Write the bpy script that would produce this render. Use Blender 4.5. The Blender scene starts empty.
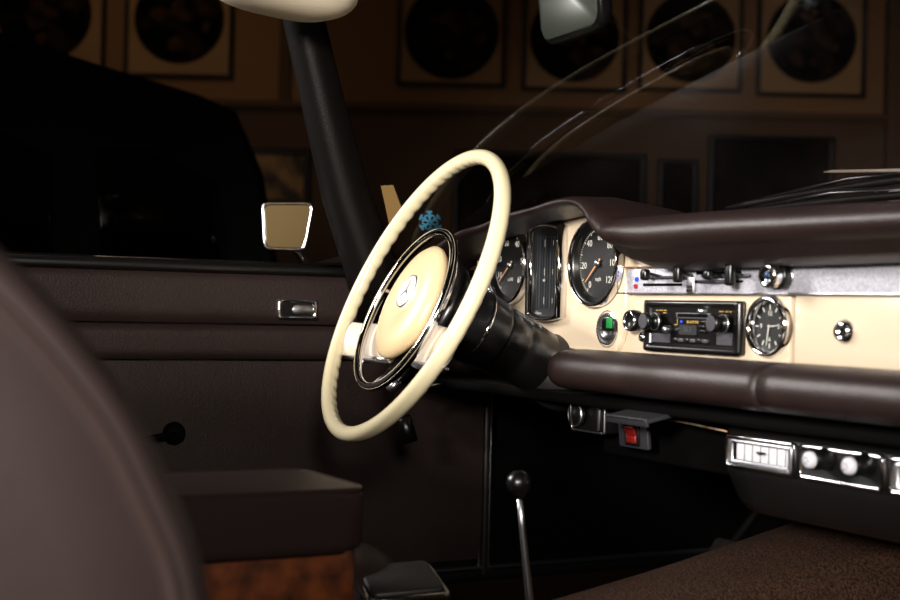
import bpy, bmesh, math, random
from mathutils import Vector, Matrix
PI = math.pi
sc = bpy.context.scene
col = sc.collection

# ---------------- camera, world, lights, exposure ----------------
# car frame: x to the passenger side, y forward, z up, metres
TH, RHO, PIT = math.radians(28), math.radians(1.33), math.radians(.28)
a = Vector((-math.cos(TH), math.sin(TH), 0)); r0 = Vector((math.sin(TH), math.cos(TH), 0)); Z = Vector((0, 0, 1))
fwd = a*math.cos(PIT) + Z*math.sin(PIT); u0 = -a*math.sin(PIT) + Z*math.cos(PIT)
rgt = r0*math.cos(RHO) + u0*math.sin(RHO); upv = -r0*math.sin(RHO) + u0*math.cos(RHO)
cd = bpy.data.cameras.new('camera'); cam = bpy.data.objects.new('camera', cd); col.objects.link(cam)
CAM = Vector((1.35, -1.06, .82))
cam.matrix_world = Matrix(((rgt.x, upv.x, -fwd.x, CAM.x), (rgt.y, upv.y, -fwd.y, CAM.y), (rgt.z, upv.z, -fwd.z, CAM.z), (0, 0, 0, 1)))
cd.lens = 56.8; cd.sensor_width = 36; cd.clip_start = .02
cd.dof.use_dof = True; cd.dof.focus_distance = 1.92; cd.dof.aperture_fstop = 4.7
sc.camera = cam

w = bpy.data.worlds.new('world'); sc.world = w; w.use_nodes = True
w.node_tree.nodes['Background'].inputs[0].default_value = (.9, .72, .55, 1)
w.node_tree.nodes['Background'].inputs[1].default_value = .007

def area(name, loc, target, size, power, color=(1, 1, 1), sy=None, shape='RECTANGLE', spread=None):
    l = bpy.data.lights.new(name, 'AREA'); l.shape = shape; l.size = size; l.size_y = sy or size
    l.energy = power; l.color = color
    if spread: l.spread = math.radians(spread)
    o = bpy.data.objects.new(name, l); col.objects.link(o)
    o.location = loc; o.rotation_euler = (Vector(target) - Vector(loc)).to_track_quat('-Z', 'Y').to_euler()
    return o
area('key_light', (2.4, -2.9, 1.45), (.05, -.28, .92), .4, 8.6, (1, .94, .88), .4, spread=32)
area('side_light', (2.7, -1.5, 1.5), (-.1, -.5, .75), .4, 1.9, (1, .92, .84), .4, spread=40)  # added to brighten the armrest side and its wood
area('fill_light', (-1.7, -1.85, 1.85), (.05, -.1, .85), .7, 9, (1, .95, .92), .7, spread=60)
area('garage_wall_fill', (3.3, -3.8, 2.9), (3.8, -5.6, 1.2), .6, 60, (1, .88, .7), .6, spread=150)  # added out of view to light the walls that mirror and chrome reflect
area('garage_wall_fill', (-3.0, -.6, 3.0), (-4.6, .9, 1.9), .5, 1.1, (1, .68, .42), .5, spread=110)
area('garage_wall_fill', (-2.2, 2.4, 3.0), (-3.4, 2.9, 1.9), .5, .3, (1, .8, .66), .5, spread=110)

sc.view_settings.view_transform = 'Standard'; sc.view_settings.look = 'None'
sc.view_settings.exposure = 0; sc.view_settings.gamma = 1; sc.view_settings.use_curve_mapping = False

# ---------------- materials ----------------
def lin(c):
    return tuple(((v/255)/12.92 if v/255 <= .04045 else ((v/255+.055)/1.055)**2.4) for v in c) + (1,)
def mat(name, rgb, rough=.5, metal=0, coat=0, bump=None, var=None, spec=.5, emit=None, sheen=0):
    m = bpy.data.materials.new(name); m.use_nodes = True
    nt = m.node_tree; b = nt.nodes['Principled BSDF']
    b.inputs['Base Color'].default_value = lin(rgb); b.inputs['Roughness'].default_value = rough
    b.inputs['Metallic'].default_value = metal; b.inputs['Coat Weight'].default_value = coat
    b.inputs['Coat Roughness'].default_value = .08; b.inputs['Specular IOR Level'].default_value = spec
    if sheen: b.inputs['Sheen Weight'].default_value = sheen
    tc = nt.nodes.new('ShaderNodeTexCoord')
    if var:   # (second colour, scale, low, high)
        n = nt.nodes.new('ShaderNodeTexNoise'); n.inputs['Scale'].default_value = var[1]; n.inputs['Detail'].default_value = 5
        nt.links.new(tc.outputs['Object'], n.inputs['Vector'])
        cr = nt.nodes.new('ShaderNodeValToRGB'); cr.color_ramp.elements[0].color = lin(rgb); cr.color_ramp.elements[1].color = lin(var[0])
        cr.color_ramp.elements[0].position = var[2]; cr.color_ramp.elements[1].position = var[3]
        nt.links.new(n.outputs['Fac'], cr.inputs['Fac']); nt.links.new(cr.outputs['Color'], b.inputs['Base Color'])
    if bump:  # (kind, scale, strength, distance)
        if bump[0] == 'leather':
            n = nt.nodes.new('ShaderNodeTexVoronoi'); n.inputs['Scale'].default_value = bump[1]; out = n.outputs['Distance']
            n2 = nt.nodes.new('ShaderNodeTexNoise'); n2.inputs['Scale'].default_value = bump[1]*.3; n2.inputs['Detail'].default_value = 6
            nt.links.new(tc.outputs['Object'], n2.inputs['Vector'])
            ad = nt.nodes.new('ShaderNodeMath'); ad.operation = 'ADD'
            nt.links.new(n.outputs['Distance'], ad.inputs[0]); nt.links.new(n2.outputs['Fac'], ad.inputs[1]); out = ad.outputs[0]
        else:
            n = nt.nodes.new('ShaderNodeTexNoise'); n.inputs['Scale'].default_value = bump[1]; n.inputs['Detail'].default_value = 4; out = n.outputs['Fac']
        nt.links.new(tc.outputs['Object'], n.inputs['Vector'])
        bp = nt.nodes.new('ShaderNodeBump'); bp.inputs['Strength'].default_value = bump[2]; bp.inputs['Distance'].default_value = bump[3]
        nt.links.new(out, bp.inputs['Height']); nt.links.new(bp.outputs['Normal'], b.inputs['Normal'])
    if emit:
        b.inputs['Emission Color'].default_value = lin(emit[0]); b.inputs['Emission Strength'].default_value = emit[1]
    return m
M = {}
M['leather'] = mat('brown_leather', (26, 18, 17), .4, bump=('leather', 420, .35, .0012), var=((30, 21, 20), 14, .3, .7))
M['pad'] = mat('dash_leather', (33, 22, 21), .42, bump=('leather', 650, .3, .0007), var=((38, 26, 24), 20, .3, .7), spec=.4)
M['seat'] = mat('seat_leather', (44, 32, 30), .6, bump=('leather', 300, .15, .001))
M['pillar'] = mat('pillar_leather', (13, 9, 8), .42, bump=('leather', 420, .2, .001), spec=.2)
M['piping'] = mat('leather_piping', (46, 33, 30), .45)
M['arm'] = mat('armrest_leather', (40, 30, 28), .42, bump=('leather', 350, .25, .001), spec=.15)
M['door'] = mat('door_leather', (38, 28, 26), .5, bump=('leather', 330, .34, .0012), var=((43, 32, 30), 9, .3, .7), spec=.3)
M['cream'] = mat('cream_lacquer', (212, 194, 168), .22, coat=.4)
M['rim'] = mat('ivory_rim', (228, 216, 178), .22, coat=.5)
M['hub'] = mat('ivory_pad', (218, 192, 148), .34, coat=.15)
M['spoke'] = mat('ivory_spoke', (222, 210, 192), .25, coat=.4)
M['chrome'] = mat('chrome', (225, 225, 228), .07, 1)
M['satin'] = mat('satin_metal', (205, 205, 210), .3, 1)
M['alu'] = mat('mottled_aluminium', (205, 205, 215), .45, .35, bump=('noise', 900, .6, .0006), var=((165, 165, 175), 420, .35, .65))
M['warm_edge'] = mat('warm_edge_light', (150, 100, 60), .35, .8, var=((190, 170, 150), 60, .4, .6))  # warm reflection and lit edge put into the colour
M['black'] = mat('black_plastic', (10, 10, 10), .28)
M['matte'] = mat('matte_black', (4, 4, 4), .7, spec=.05, var=((6, 5, 5), 30, .3, .7))
M['rubber'] = mat('black_rubber', (24, 21, 21), .5)
M['grey'] = mat('dark_grey_plastic', (62, 62, 68), .4)
M['gface'] = mat('gauge_face', (11, 12, 13), .5)
M['white'] = mat('white_print', (215, 215, 205), .5)
M['red'] = mat('red_paint', (150, 22, 18), .35)
M['blue'] = mat('blue_paint', (20, 60, 200), .35)
M['slate'] = mat('slate_instrument_face', (44, 52, 58), .5)
M['dblue'] = mat('blue_reflection_paint', (18, 40, 70), .3)  # colour of a blue reflection in the chrome knob
M['rocker'] = mat('dark_red_plastic', (105, 14, 12), .4)
M['plate'] = mat('charcoal_plastic', (38, 38, 42), .5)
M['emblem'] = mat('pale_enamel', (238, 230, 220), .5)
M['green'] = mat('green_tag', (20, 130, 60), .4)
M['yellow'] = mat('yellow_print', (165, 132, 60), .5)
M['needle'] = mat('orange_needle', (225, 160, 110), .4)
M['wood'] = mat('burl_wood', (112, 56, 24), .4, coat=.1, var=((42, 19, 9), 38, .38, .68))
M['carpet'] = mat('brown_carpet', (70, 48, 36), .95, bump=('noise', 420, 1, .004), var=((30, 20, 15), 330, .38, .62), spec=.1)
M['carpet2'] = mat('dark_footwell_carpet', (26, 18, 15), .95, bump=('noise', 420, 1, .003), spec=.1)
M['visor'] = mat('cream_vinyl', (228, 214, 190), .5, bump=('noise', 200, .2, .001))
M['sticker'] = mat('yellow_paper', (118, 90, 42), .7)
M['snow'] = mat('blue_vinyl', (45, 105, 132), .5)
M['vane'] = mat('pale_vane', (205, 205, 210), .4, .0)  # white reflection on chrome slats put into a pale base colour
M['wall'] = mat('garage_wall_paint', (150, 112, 76), .8, var=((138, 102, 68), 2, .3, .7), bump=('noise', 30, .2, .01))
M['wall_low'] = mat('garage_wall_lower', (98, 74, 52), .8, var=((90, 66, 46), 3, .3, .7))
M['wall_tan'] = mat('garage_side_paint', (190, 165, 128), .8, var=((178, 152, 116), 2, .3, .7))
M['floor'] = mat('garage_concrete', (70, 66, 62), .6, var=((58, 54, 50), 5, .3, .7))
M['mount'] = mat('poster_mount', (176, 140, 96), .7, var=((160, 124, 84), 4, .3, .7))
M['art'] = mat('poster_print', (14, 11, 10), .8, var=((80, 58, 40), 9, .52, .75), spec=.05)
M['blob'] = mat('poster_pattern', (74, 54, 38), .8, var=((30, 22, 17), 12, .42, .6), spec=.05)
M['frame'] = mat('dark_frame', (20, 16, 14), .4)
M['print'] = mat('small_print', (170, 130, 80), .6, var=((60, 40, 28), 9, .42, .6))
M['dull'] = mat('dull_print', (18, 14, 12), .8, var=((40, 29, 23), 7, .4, .65), spec=.05)
M['paint'] = mat('black_car_paint', (4, 4, 4), .6, spec=.05)
M['cblack'] = mat('black_trim', (12, 11, 11), .4)
M['carpaint'] = mat('bonnet_paint', (22, 17, 15), .3, coat=.3)
M['card'] = mat('interior_card', (70, 44, 28), .8)

def glass_mat(name, tint, rough=0., ior=1.5):
    m = bpy.data.materials.new(name); m.use_nodes = True; nt = m.node_tree; nt.nodes.remove(nt.nodes['Principled BSDF'])
    o = nt.nodes['Material Output']; mx = nt.nodes.new('ShaderNodeMixShader'); t = nt.nodes.new('ShaderNodeBsdfTransparent')
    g = nt.nodes.new('ShaderNodeBsdfGlossy'); g.inputs['Roughness'].default_value = rough; f = nt.nodes.new('ShaderNodeFresnel'); f.inputs['IOR'].default_value = ior
    t.inputs['Color'].default_value = (*tint, 1)
    ge = nt.nodes.new('ShaderNodeNewGeometry'); ma = nt.nodes.new('ShaderNodeMath'); ma.operation = 'MULTIPLY_ADD'   # same index from either side of the sheet
    ma.inputs[1].default_value = 1/ior-ior; ma.inputs[2].default_value = ior
    nt.links.new(ge.outputs['Backfacing'], ma.inputs[0]); nt.links.new(ma.outputs[0], f.inputs['IOR'])
    nt.links.new(f.outputs[0], mx.inputs[0]); nt.links.new(t.outputs[0], mx.inputs[1]); nt.links.new(g.outputs[0], mx.inputs[2]); nt.links.new(mx.outputs[0], o.inputs[0])
    return m
M['glass'] = glass_mat('windscreen_glass', (.52, .5, .5))
M['gglass'] = glass_mat('gauge_glass', (.95, .95, .95), .02, 1.25)
M['carglass'] = glass_mat('car_window_glass', (.35, .35, .35))
M['silver'] = mat('mirror_silver', (132, 134, 128), .02, 1)
M['dimmirror'] = mat('mirror_reflection_tone', (52, 57, 50), .4, .4)  # greenish-grey reflection put into the base colour

# ---------------- mesh helpers ----------------
def frame(o, n, up=(0, 0, 1)):
    n = Vector(n).normalized(); up = Vector(up); y = (up - n*up.dot(n)).normalized(); x = y.cross(n)
    return Matrix(((x.x, y.x, n.x, o[0]), (x.y, y.y, n.y, o[1]), (x.z, y.z, n.z, o[2]), (0, 0, 0, 1)))
I4 = Matrix.Identity(4)
class MB:
    def __init__(s, m=I4): s.bm = bmesh.new(); s.mats = []; s.M = m
    def mi(s, m):
        if m not in s.mats: s.mats.append(m)
        return s.mats.index(m)
    def merge(s, bm, m, X=None, smooth=True):
        k = s.mi(m); T = s.M @ (X or I4)
        vm = {v: s.bm.verts.new(T @ v.co) for v in bm.verts}
        for f in bm.faces:
            try: nf = s.bm.faces.new([vm[v] for v in f.verts])
            except ValueError: continue
            nf.material_index = k; nf.smooth = smooth
        bm.free(); return s
    def grid(s, rows, m, closeu=False, closev=False, caps=False, X=None, smooth=True):
        bm = bmesh.new(); V = [[bm.verts.new(p) for p in r] for r in rows]; nu, nv = len(V), len(V[0])
        for i in range(nu if closeu else nu-1):
            for j in range(nv if closev else nv-1):
                q = [V[i][j], V[i][(j+1) % nv], V[(i+1) % nu][(j+1) % nv], V[(i+1) % nu][j]]
                q = [v for n_, v in enumerate(q) if v not in q[:n_]]
                if len(q) > 2: bm.faces.new(q)
        if caps:
            bm.faces.new(V[0][::-1]); bm.faces.new(V[-1])
        bmesh.ops.remove_doubles(bm, verts=bm.verts, dist=1e-6)
        bmesh.ops.recalc_face_normals(bm, faces=bm.faces)
        return s.merge(bm, m, X, smooth)
    def box(s, c, size, m, bev=0, X=None, seg=2):
        bm = bmesh.new(); bmesh.ops.create_cube(bm, size=1)
        for v in bm.verts: v.co = Vector((v.co.x*size[0]+c[0], v.co.y*size[1]+c[1], v.co.z*size[2]+c[2]))
        if bev: bmesh.ops.bevel(bm, geom=list(bm.edges), offset=bev, segments=seg, profile=.5, affect='EDGES')
        return s.merge(bm, m, X, bev > 0)
    def prism(s, pts, z0, z1, m, bev=0, X=None, seg=2, smooth=None):
        bm = bmesh.new(); lo = [bm.verts.new((p[0], p[1], z0)) for p in pts]; hi = [bm.verts.new((p[0], p[1], z1)) for p in pts]
        n = len(pts); bm.faces.new(lo[::-1]); top = bm.faces.new(hi)
        for i in range(n): bm.faces.new((lo[i], lo[(i+1) % n], hi[(i+1) % n], hi[i]))
        if bev:
            eds = [e for e in bm.edges if (e.verts[0] in hi and e.verts[1] in hi) or (e.verts[0] in lo and e.verts[1] in lo)]
            bmesh.ops.bevel(bm, geom=eds, offset=bev, segments=seg, profile=.5, affect='EDGES')
        bmesh.ops.recalc_face_normals(bm, faces=bm.faces)
        return s.merge(bm, m, X, (bev > 0) if smooth is None else smooth)
    def ringp(s, outer, inner, z0, z1, m, X=None, dz=0):   # frame of equal point counts, inner edge dz lower
        rows = [[(p[0], p[1], z0) for p in outer], [(p[0], p[1], z1) for p in outer],
                [(p[0]*.5+q[0]*.5, p[1]*.5+q[1]*.5, z1+abs(z1-z0)*.25) for p, q in zip(outer, inner)],
                [(q[0], q[1], z1-dz) for q in inner], [(q[0], q[1], z0) for q in inner]]
        return s.grid(rows, m, closeu=True, closev=True, X=X)
    def lathe(s, prof, m, X=None, n=48, smooth=True):
        rows = []
        for k in range(n):
            t = 2*PI*k/n; rows.append([(r*math.cos(t), r*math.sin(t), h) for r, h in prof])
        return s.grid(rows, m, closeu=True, X=X, smooth=smooth)
    def tube(s, pts, r, m, n=12, closed=False, X=None, flat=1, up=None):
        P = [Vector(p) for p in pts]; N = len(P); R = r if isinstance(r, (list, tuple)) else [r]*N
        rows = []; prev = None
        for i in range(N):
            t = (P[(i+1) % N] - P[i-1]) if closed else (P[min(i+1, N-1)] - P[max(i-1, 0)])
            t.normalize()
            if up is not None: u = Vector(up) - t*t.dot(Vector(up))
            elif prev is None:
                u = Vector((0, 0, 1)) if abs(t.z) < .9 else Vector((1, 0, 0)); u = u - t*t.dot(u)
            else: u = prev - t*t.dot(prev)
            u.normalize(); prev = u; v = t.cross(u)
            rows.append([P[i] + R[i]*(math.cos(2*PI*j/n)*u*flat + math.sin(2*PI*j/n)*v) for j in range(n)])
        return s.grid(rows, m, closeu=closed, closev=True, caps=not closed, X=X)
    def text(s, body, size, m, X, depth=.0002, align='CENTER'):
        c = bpy.data.curves.new('t', 'FONT'); c.body = body; c.size = size; c.extrude = depth; c.align_x = align; c.align_y = 'CENTER'; c.resolution_u = 2
        o = bpy.data.objects.new('t', c); col.objects.link(o)
        bpy.context.view_layer.update()
        me = o.evaluated_get(bpy.context.evaluated_depsgraph_get()).to_mesh(); bm = bmesh.new(); bm.from_mesh(me)
        s.merge(bm, m, X, False); bpy.data.objects.remove(o); bpy.data.curves.remove(c); return s
    def ball(s, c, r, m, X=None, n=24):
        if not isinstance(r, tuple): r = (r, r, r)
        bm = bmesh.new(); bmesh.ops.create_uvsphere(bm, u_segments=n, v_segments=n//2, radius=1)
        for v in bm.verts: v.co = Vector((v.co.x*r[0]+c[0], v.co.y*r[1]+c[1], v.co.z*r[2]+c[2]))
        return s.merge(bm, m, X)
    def build(s, name, parent=None, label=None, cat=None, group=None, kind=None, sharp=35):
        me = bpy.data.meshes.new(name); bm = s.bm
        for e in bm.edges:
            if len(e.link_faces) == 2 and e.calc_face_angle(0) > math.radians(sharp): e.smooth = False
        c = Vector((0, 0, 0))
        if len(bm.verts):
            lo = Vector([min(v.co[i] for v in bm.verts) for i in range(3)]); hi = Vector([max(v.co[i] for v in bm.verts) for i in range(3)]); c = (lo+hi)/2
        for v in bm.verts: v.co -= c
        bm.to_mesh(me); bm.free()
        for m in s.mats: me.materials.append(m)
        o = bpy.data.objects.new(name, me); col.objects.link(o); W[o.name] = c
        if parent: o.parent = parent; o.location = c - W[parent.name]
        else: o.location = c
        tag(o, label, cat, group, kind); return o
W = {}
def tag(o, label=None, cat=None, group=None, kind=None):
    if label: o['label'] = label
    if cat: o['category'] = cat
    if group: o['group'] = group
    if kind: o['kind'] = kind
def thing(name, loc, label, cat, group=None):
    o = bpy.data.objects.new(name, None); o.empty_display_size = .05; col.objects.link(o); o.location = loc; W[o.name] = Vector(loc)
    tag(o, label, cat, group); return o
def rr(w, h, r, n=6, cx=0, cy=0):
    p = []
    for (sx, sy, a0) in ((1, 1, 0), (-1, 1, 90), (-1, -1, 180), (1, -1, 270)):
        for k in range(n+1):
            t = math.radians(a0 + 90*k/n); p.append((cx + sx*(w/2-r) + r*math.cos(t), cy + sy*(h/2-r) + r*math.sin(t)))
    return p
def smooth_curve(pts, n):   # Catmull-Rom through points
    P = [Vector(p) for p in pts]; out = []
    for i in range(len(P)-1):
        p0, p1, p2, p3 = P[max(i-1, 0)], P[i], P[i+1], P[min(i+2, len(P)-1)]
        for k in range(n):
            t = k/n
            out.append(.5*((2*p1) + (p2-p0)*t + (2*p0-5*p1+4*p2-p3)*t*t + (3*p1-p0-3*p2+p3)*t**3))
    out.append(P[-1]); return out

# ---------------- garage shell ----------------
WM = Matrix(((r0.x, 0, -a.x, (CAM+a*6).x), (r0.y, 0, -a.y, (CAM+a*6).y), (0, 1, 0, 0), (0, 0, 0, 1)))   # x along the wall, y = height, z out of the wall
b = MB(WM); b.box((0, 1.65+.85, -.06), (9, 1.7, .12), M['wall']); b.box((0, .82, -.04), (9, 1.66, .12), M['wall_low']); b.box((0, 1.655, .03), (9, .03, .05), M['wall_low'], .004); b.build('wall_back', kind='structure')
b = MB(WM); b.box((0, -.04, 6), (14, .08, 12.2), M['floor']); b.build('floor', kind='structure')
b = MB(); b.box((5.2, -1.5, 1.6), (.12, 8, 3.2), M['wall_tan']); b.build('wall_right', kind='structure')
b = MB(); b.box((1.2, -5.6, 1.6), (8, .12, 3.2), M['wall_tan']); b.build('wall_rear', kind='structure')
b = MB(WM); b.box((-.72, 2.1, .012), (.05, .86, .024), M['wall_low'], .004); b.build('trim_1', kind='structure')
b = MB(WM); b.box((1.86, 1.2, .04), (.1, 2.4, .08), M['wall_low'], .004); b.build('trim_2', kind='structure')

def poster(x, zc, w_, h_, label, seed, R=.185):
    t = thing('framed_poster', WM @ Vector((x, zc-h_/2, 0)), label, 'poster', 'framed posters along the top of the wall')
    b = MB(WM); b.ringp(rr(w_, h_, .004, 1, x, zc), rr(w_-.035, h_-.035, .003, 1, x, zc), .001, .022, M['frame']); b.build('frame', t)
    b = MB(WM); b.box((x, zc, .007), (w_-.037, h_-.037, .01), M['mount']); b.build('mount', t)
    rn = random.Random(seed); b = MB(WM)
    b.lathe([(0, .016), (R, .016), (R, .0125)], M['art'], Matrix.Translation((x, zc, 0)), 40)
    b.lathe([(R*.93, .0163), (R*.9, .0175), (R*.87, .0163)], M['dull'], Matrix.Translation((x, zc, 0)), 40)
    for k in range(9):
        q = rn.uniform(0, 6.28); d = rn.uniform(.1, .65)*R; s_ = rn.uniform(.12, .24)*R
        pts = [(x+d*math.cos(q)+s_*rn.uniform(.5, 1.2)*math.cos(t_*PI/4), zc+d*math.sin(q)+s_*rn.uniform(.5, 1.2)*math.sin(t_*PI/4)) for t_ in range(8)]
        b.prism(pts, .016, .018+.0003*k, M['blob'])
    b.build('print', t)
poster(-1.74, 2.02, .52, .5, 'framed poster with round dark print at far left above black car', 1, .2)
poster(-1.17, 2.01, .46, .5, 'framed poster with round dark print right of the far left one, above car roof', 2, .19)
poster(-.02, 1.98, .46, .46, 'framed poster with round dark print seen through windscreen right of the pillar', 3, .2)
poster(.5, 1.97, .44, .46, 'framed poster with round dark print behind the interior mirror', 4, .19)
poster(.99, 1.98, .44, .46, 'framed poster with round dark print seen right of the interior mirror', 5, .19)
poster(1.50, 1.99, .46, .5, 'rightmost framed poster with round dark print under the tall wall corner', 6, .19)
def picture(x0, x1, z0, z1, m, label):
    t = thing('framed_picture', WM @ Vector(((x0+x1)/2, z0, 0)), label, 'picture', 'framed pictures in the lower row on the wall'); cx, cz, w_, h_ = (x0+x1)/2, (z0+z1)/2, x1-x0, z1-z0
    b = MB(WM); b.ringp(rr(w_, h_, .004, 1, cx, cz), rr(w_-.05, h_-.05, .003, 1, cx, cz), .021, .05, M['frame']); b.build('frame', t)
    b = MB(WM); b.box((cx, cz, .03), (w_-.05, h_-.05, .012), m); b.build('print', t)
picture(-.87, -.6, 1.23, 1.47, M['print'], 'small framed picture with tan print beside black car, above chrome door mirror')
picture(.0, .81, 1.08, 1.48, M['dull'], 'wide dark framed picture behind the top of the steering wheel')
picture(.86, 1.03, 1.08, 1.46, M['dull'], 'narrow dark framed picture between two wide dark ones')
picture(1.07, 1.6, 1.08, 1.57, M['dull'], 'wide dark framed picture above the windscreen wipers')

# ---------------- black car parked beyond the door ----------------
car = thing('parked_car', (-2.9, -1.2, 0), 'black car parked beyond the driver door, seen through open side window', 'car')
side = [(-3.2, .35), (-3.2, 1.0), (-3.0, 1.42), (-2.6, 1.66), (-2.0, 1.72), (-1.2, 1.63), (-.42, 1.458), (-.18, 1.405), (.08, 1.353), (.18, 1.318), (.215, 1.25), (.26, 1.157), (.30, .95), (.34, .8), (.36, .5), (.3, .35)]
b = MB(); rows = []
for x, inset in ((-2.2, .02), (-2.17, 0), (-2.2, 0)): pass
def carsec(x, sc_): return [(x, (y+1.4)*sc_-1.4, z if z < .9 else .9+(z-.9)*(1-(1-sc_)*2)) for y, z in side]
rows = [carsec(-2.30, .9), carsec(-2.22, .985), carsec(-2.2, 1), carsec(-2.6, 1.02), carsec(-3.6, 1.02), carsec(-3.85, 1), carsec(-3.95, .9)]
b.grid(rows, M['paint'], closev=True, caps=True); body = b.build('body', car, sharp=60)
b = MB(); b.prism([(-1.35, .93), (-.29, .93), (-.30, 1.17), (-.62, 1.29), (-1.3, 1.4)], -.01, .01, M['carglass'], .004, X=frame((-2.185, 0, 0), (1, 0, 0))); b.build('side_window', car)
b = MB(); b.prism([(-.17, .93), (.14, .93), (.10, 1.14), (-.05, 1.2), (-.19, 1.2)], -.01, .01, M['carglass'], .004, X=frame((-2.185, 0, 0), (1, 0, 0))); b.build('quarter_window', car)
for y in (-2.5, -.35):
    b = MB(frame((-2.28, y, .31), (1, 0, 0))); b.lathe([(0, .03), (.17, .04), (.19, .06), (.2, .09), (.3, .09), (.31, .06), (.31, -.12), (0, -.12)], M['rubber']); b.build('wheel', car)
b = MB(); b.box((-2.17, -1.5, .88), (.02, 3.2, .02), M['cblack'], .005); b.build('waist_trim', car)

# ---------------- driver door ----------------
DX = -.72
door = thing('driver_door', (-.78, -.4, .36), 'dark brown leather driver door behind the ivory steering wheel', 'door')
b = MB(); b.box((DX-.06, -.42, .62), (.09, 1.06, .49), M['cblack'], .01); b.build('door_shell', door)
def panel(z0, z1, y0=-.95, y1=.105, puff=.007):
    ys = [y0+(y1-y0)*k/24 for k in range(25)]; n = 10; rows = []
    for y in ys:
        rows.append([(DX + puff*(1-abs(2*j/n-1)**6), y, z0+(z1-z0)*j/n) for j in range(n+1)])
    return MB().grid(rows, M['door'])
p = panel(.7875, .868, puff=.011); p.build('upper_panel', door)
panel(.7325, .7845, puff=.010).build('middle_panel', door)
panel(.40, .7295, puff=.009).build('lower_panel', door)
b = MB(); b.box((DX-.012, -.42, .871), (.06, 1.06, .014), M['cblack'], .005); b.build('window_ledge', door)
b = MB(); b.box((DX-.03, -.42, .8805), (.012, 1.04, .005), M['black'], .002); b.build('window_seal', door)
b = MB(); b.box((DX-.045, -.42, .8825), (.006, 1.04, .005), M['chrome'], .002); b.build('chrome_strip', door, label='thin chrome strip')
# handle
hx = DX+.011; HF = frame((hx, -.234, .8105), (1, 0, 0)); 
hd = MB(HF); hd.ringp(rr(.066, .031, .003, 3), rr(.055, .022, .006, 3), -.002, .003, M['chrome']); hd = hd.build('door_handle', door, label='chrome recessed pull handle')
b = MB(HF); b.prism(rr(.056, .023, .006, 3), -.001, 0.0005, M['black']); b.build('recess', hd)
b = MB(HF); b.prism(rr(.034, .014, .0065, 5, .0085, 0), .0008, .0042, M['satin'], .0015, smooth=True); b.build('pull', hd)
b = MB(HF); b.tube([(.024, -.008, .003), (.0265, 0, .004), (.024, .008, .003)], .0012, M['chrome'], 8); b.build('catch', hd)
# crank, matte black to stand in for its dark shadow
cr = MB(frame((DX+.006, -.425, .622), (1, 0, 0))); cr.lathe([(0, .02), (.012, .019), (.016, .01), (.018, 0), (0, 0)], M['matte']); cr = cr.build('window_crank', door)
b = MB(); b.tube([(DX+.02, -.425, .622), (DX+.03, -.46, .618), (DX+.03, -.50, .608)], [.006, .005, .005], M['matte']); b.ball((DX+.038, -.505, .607), (.012, .01, .01), M['matte']); b.build('crank_arm', cr)

# door aperture, sill and kick area of this car
b = MB(); b.box((-.735, .118, .53), (.035, .012, .32), M['rubber'], .004); b.box((-.727, .126, .53), (.012, .004, .31), M['satin'], .001); b.box((-.727, .1095, .53), (.006, .003, .31), M['satin'], .001)
b.build('door_seal', label='upright black door seal with thin chrome edges below the steering column', cat='seal')
b = MB(); b.box((-.80, -.1, .372), (.16, 2.0, .02), M['cblack'], .006); b.box((-.725, -.1, .385), (.012, 2.0, .006), M['satin'], .002); b.build('door_sill', label='black sill under driver door with narrow metal strip', cat='sill')
b = MB(); b.box((-.76, .42, .62), (.03, .6, .52), M['matte'], .005); b.build('kick_panel', label='matte black side panel of the driver footwell', cat='panel')
b = MB(); b.box((0, .72, .58), (1.6, .02, .62), M['matte']); b.build('firewall', label='black bulkhead at the front of the footwells', cat='bulkhead')
b = MB(); b.box((0, -.25, .26), (1.66, 2.0, .03), M['carpet2']); b.build('footwell_carpet', label='dark brown carpet on the floor of the footwells', cat='carpet')

# ---------------- transmission tunnel ----------------
b = MB(); rows = []
for k in range(31):
    y = -1.2+1.85*k/30; rise = .0 if y < -.3 else (y+.3)*.32
    zt = .455+rise*.55; hw = .10+max(0, y)*.1
    sec = [(-hw-.02, .27), (-hw-.005, zt-.05), (-hw+.015, zt-.012), (-hw+.04, zt), (0, zt+.012+.02*max(0, y)), (hw-.02, zt+.01), (hw+.01, zt-.005), (hw+.035, zt-.05), (hw+.10, .27)]
    s2 = smooth_curve([(q[0], y, q[1]) for q in sec], 4); rows.append(s2)
b.grid(rows, M['carpet']); b.build('transmission_tunnel', label='brown carpeted transmission tunnel rising under the air vents', cat='tunnel', sharp=80)
b = MB(); rows = []
for k in range(13):
    x = .16+.6*k/12
    rows.append([(x, -.1+.8*t, .32+.36*t**1.3) for t in [j/10 for j in range(11)]])
b.grid(rows, M['carpet']); b.tube([(.15, -.09, .34), (.165, .2, .42), (.17, .6, .60)], .004, M['carpet2'], 8); b.build('toe_board_carpet', label='brown carpet sloping up in the passenger footwell below the air vents', cat='carpet')

# gear lever
t = thing('gear_lever', (0.012, -.2, .47), 'thin chrome gear lever with round black knob in front of the footwell', 'gear lever')
b = MB(); b.tube([(.003, -.2515, .615), (.002, -.246, .577), (.001, -.235, .505), (0, -.229, .462)], [.0030, .0036, .0044, .0048], M['satin'], 12); b.build('shaft', t)
b = MB(frame((.003, -.2525, .628), (-.03, -.15, 1), (0, 1, 0))); b.lathe([(0, .0135), (.006, .0125), (.0115, .008), (.0142, 0), (.0125, -.007), (.008, -.0125), (.0058, -.0155), (.0045, -.018), (0, -.018)], M['black']); b.build('knob', t)
b = MB(frame((0, -.229, .455), (0, 0, 1), (0, 1, 0))); b.lathe([(.006, .03), (.010, .022), (.016, .018), (.018, .008), (.03, .004), (.034, -.004), (0, -.004)], M['rubber']); b.build('boot', t)

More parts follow.
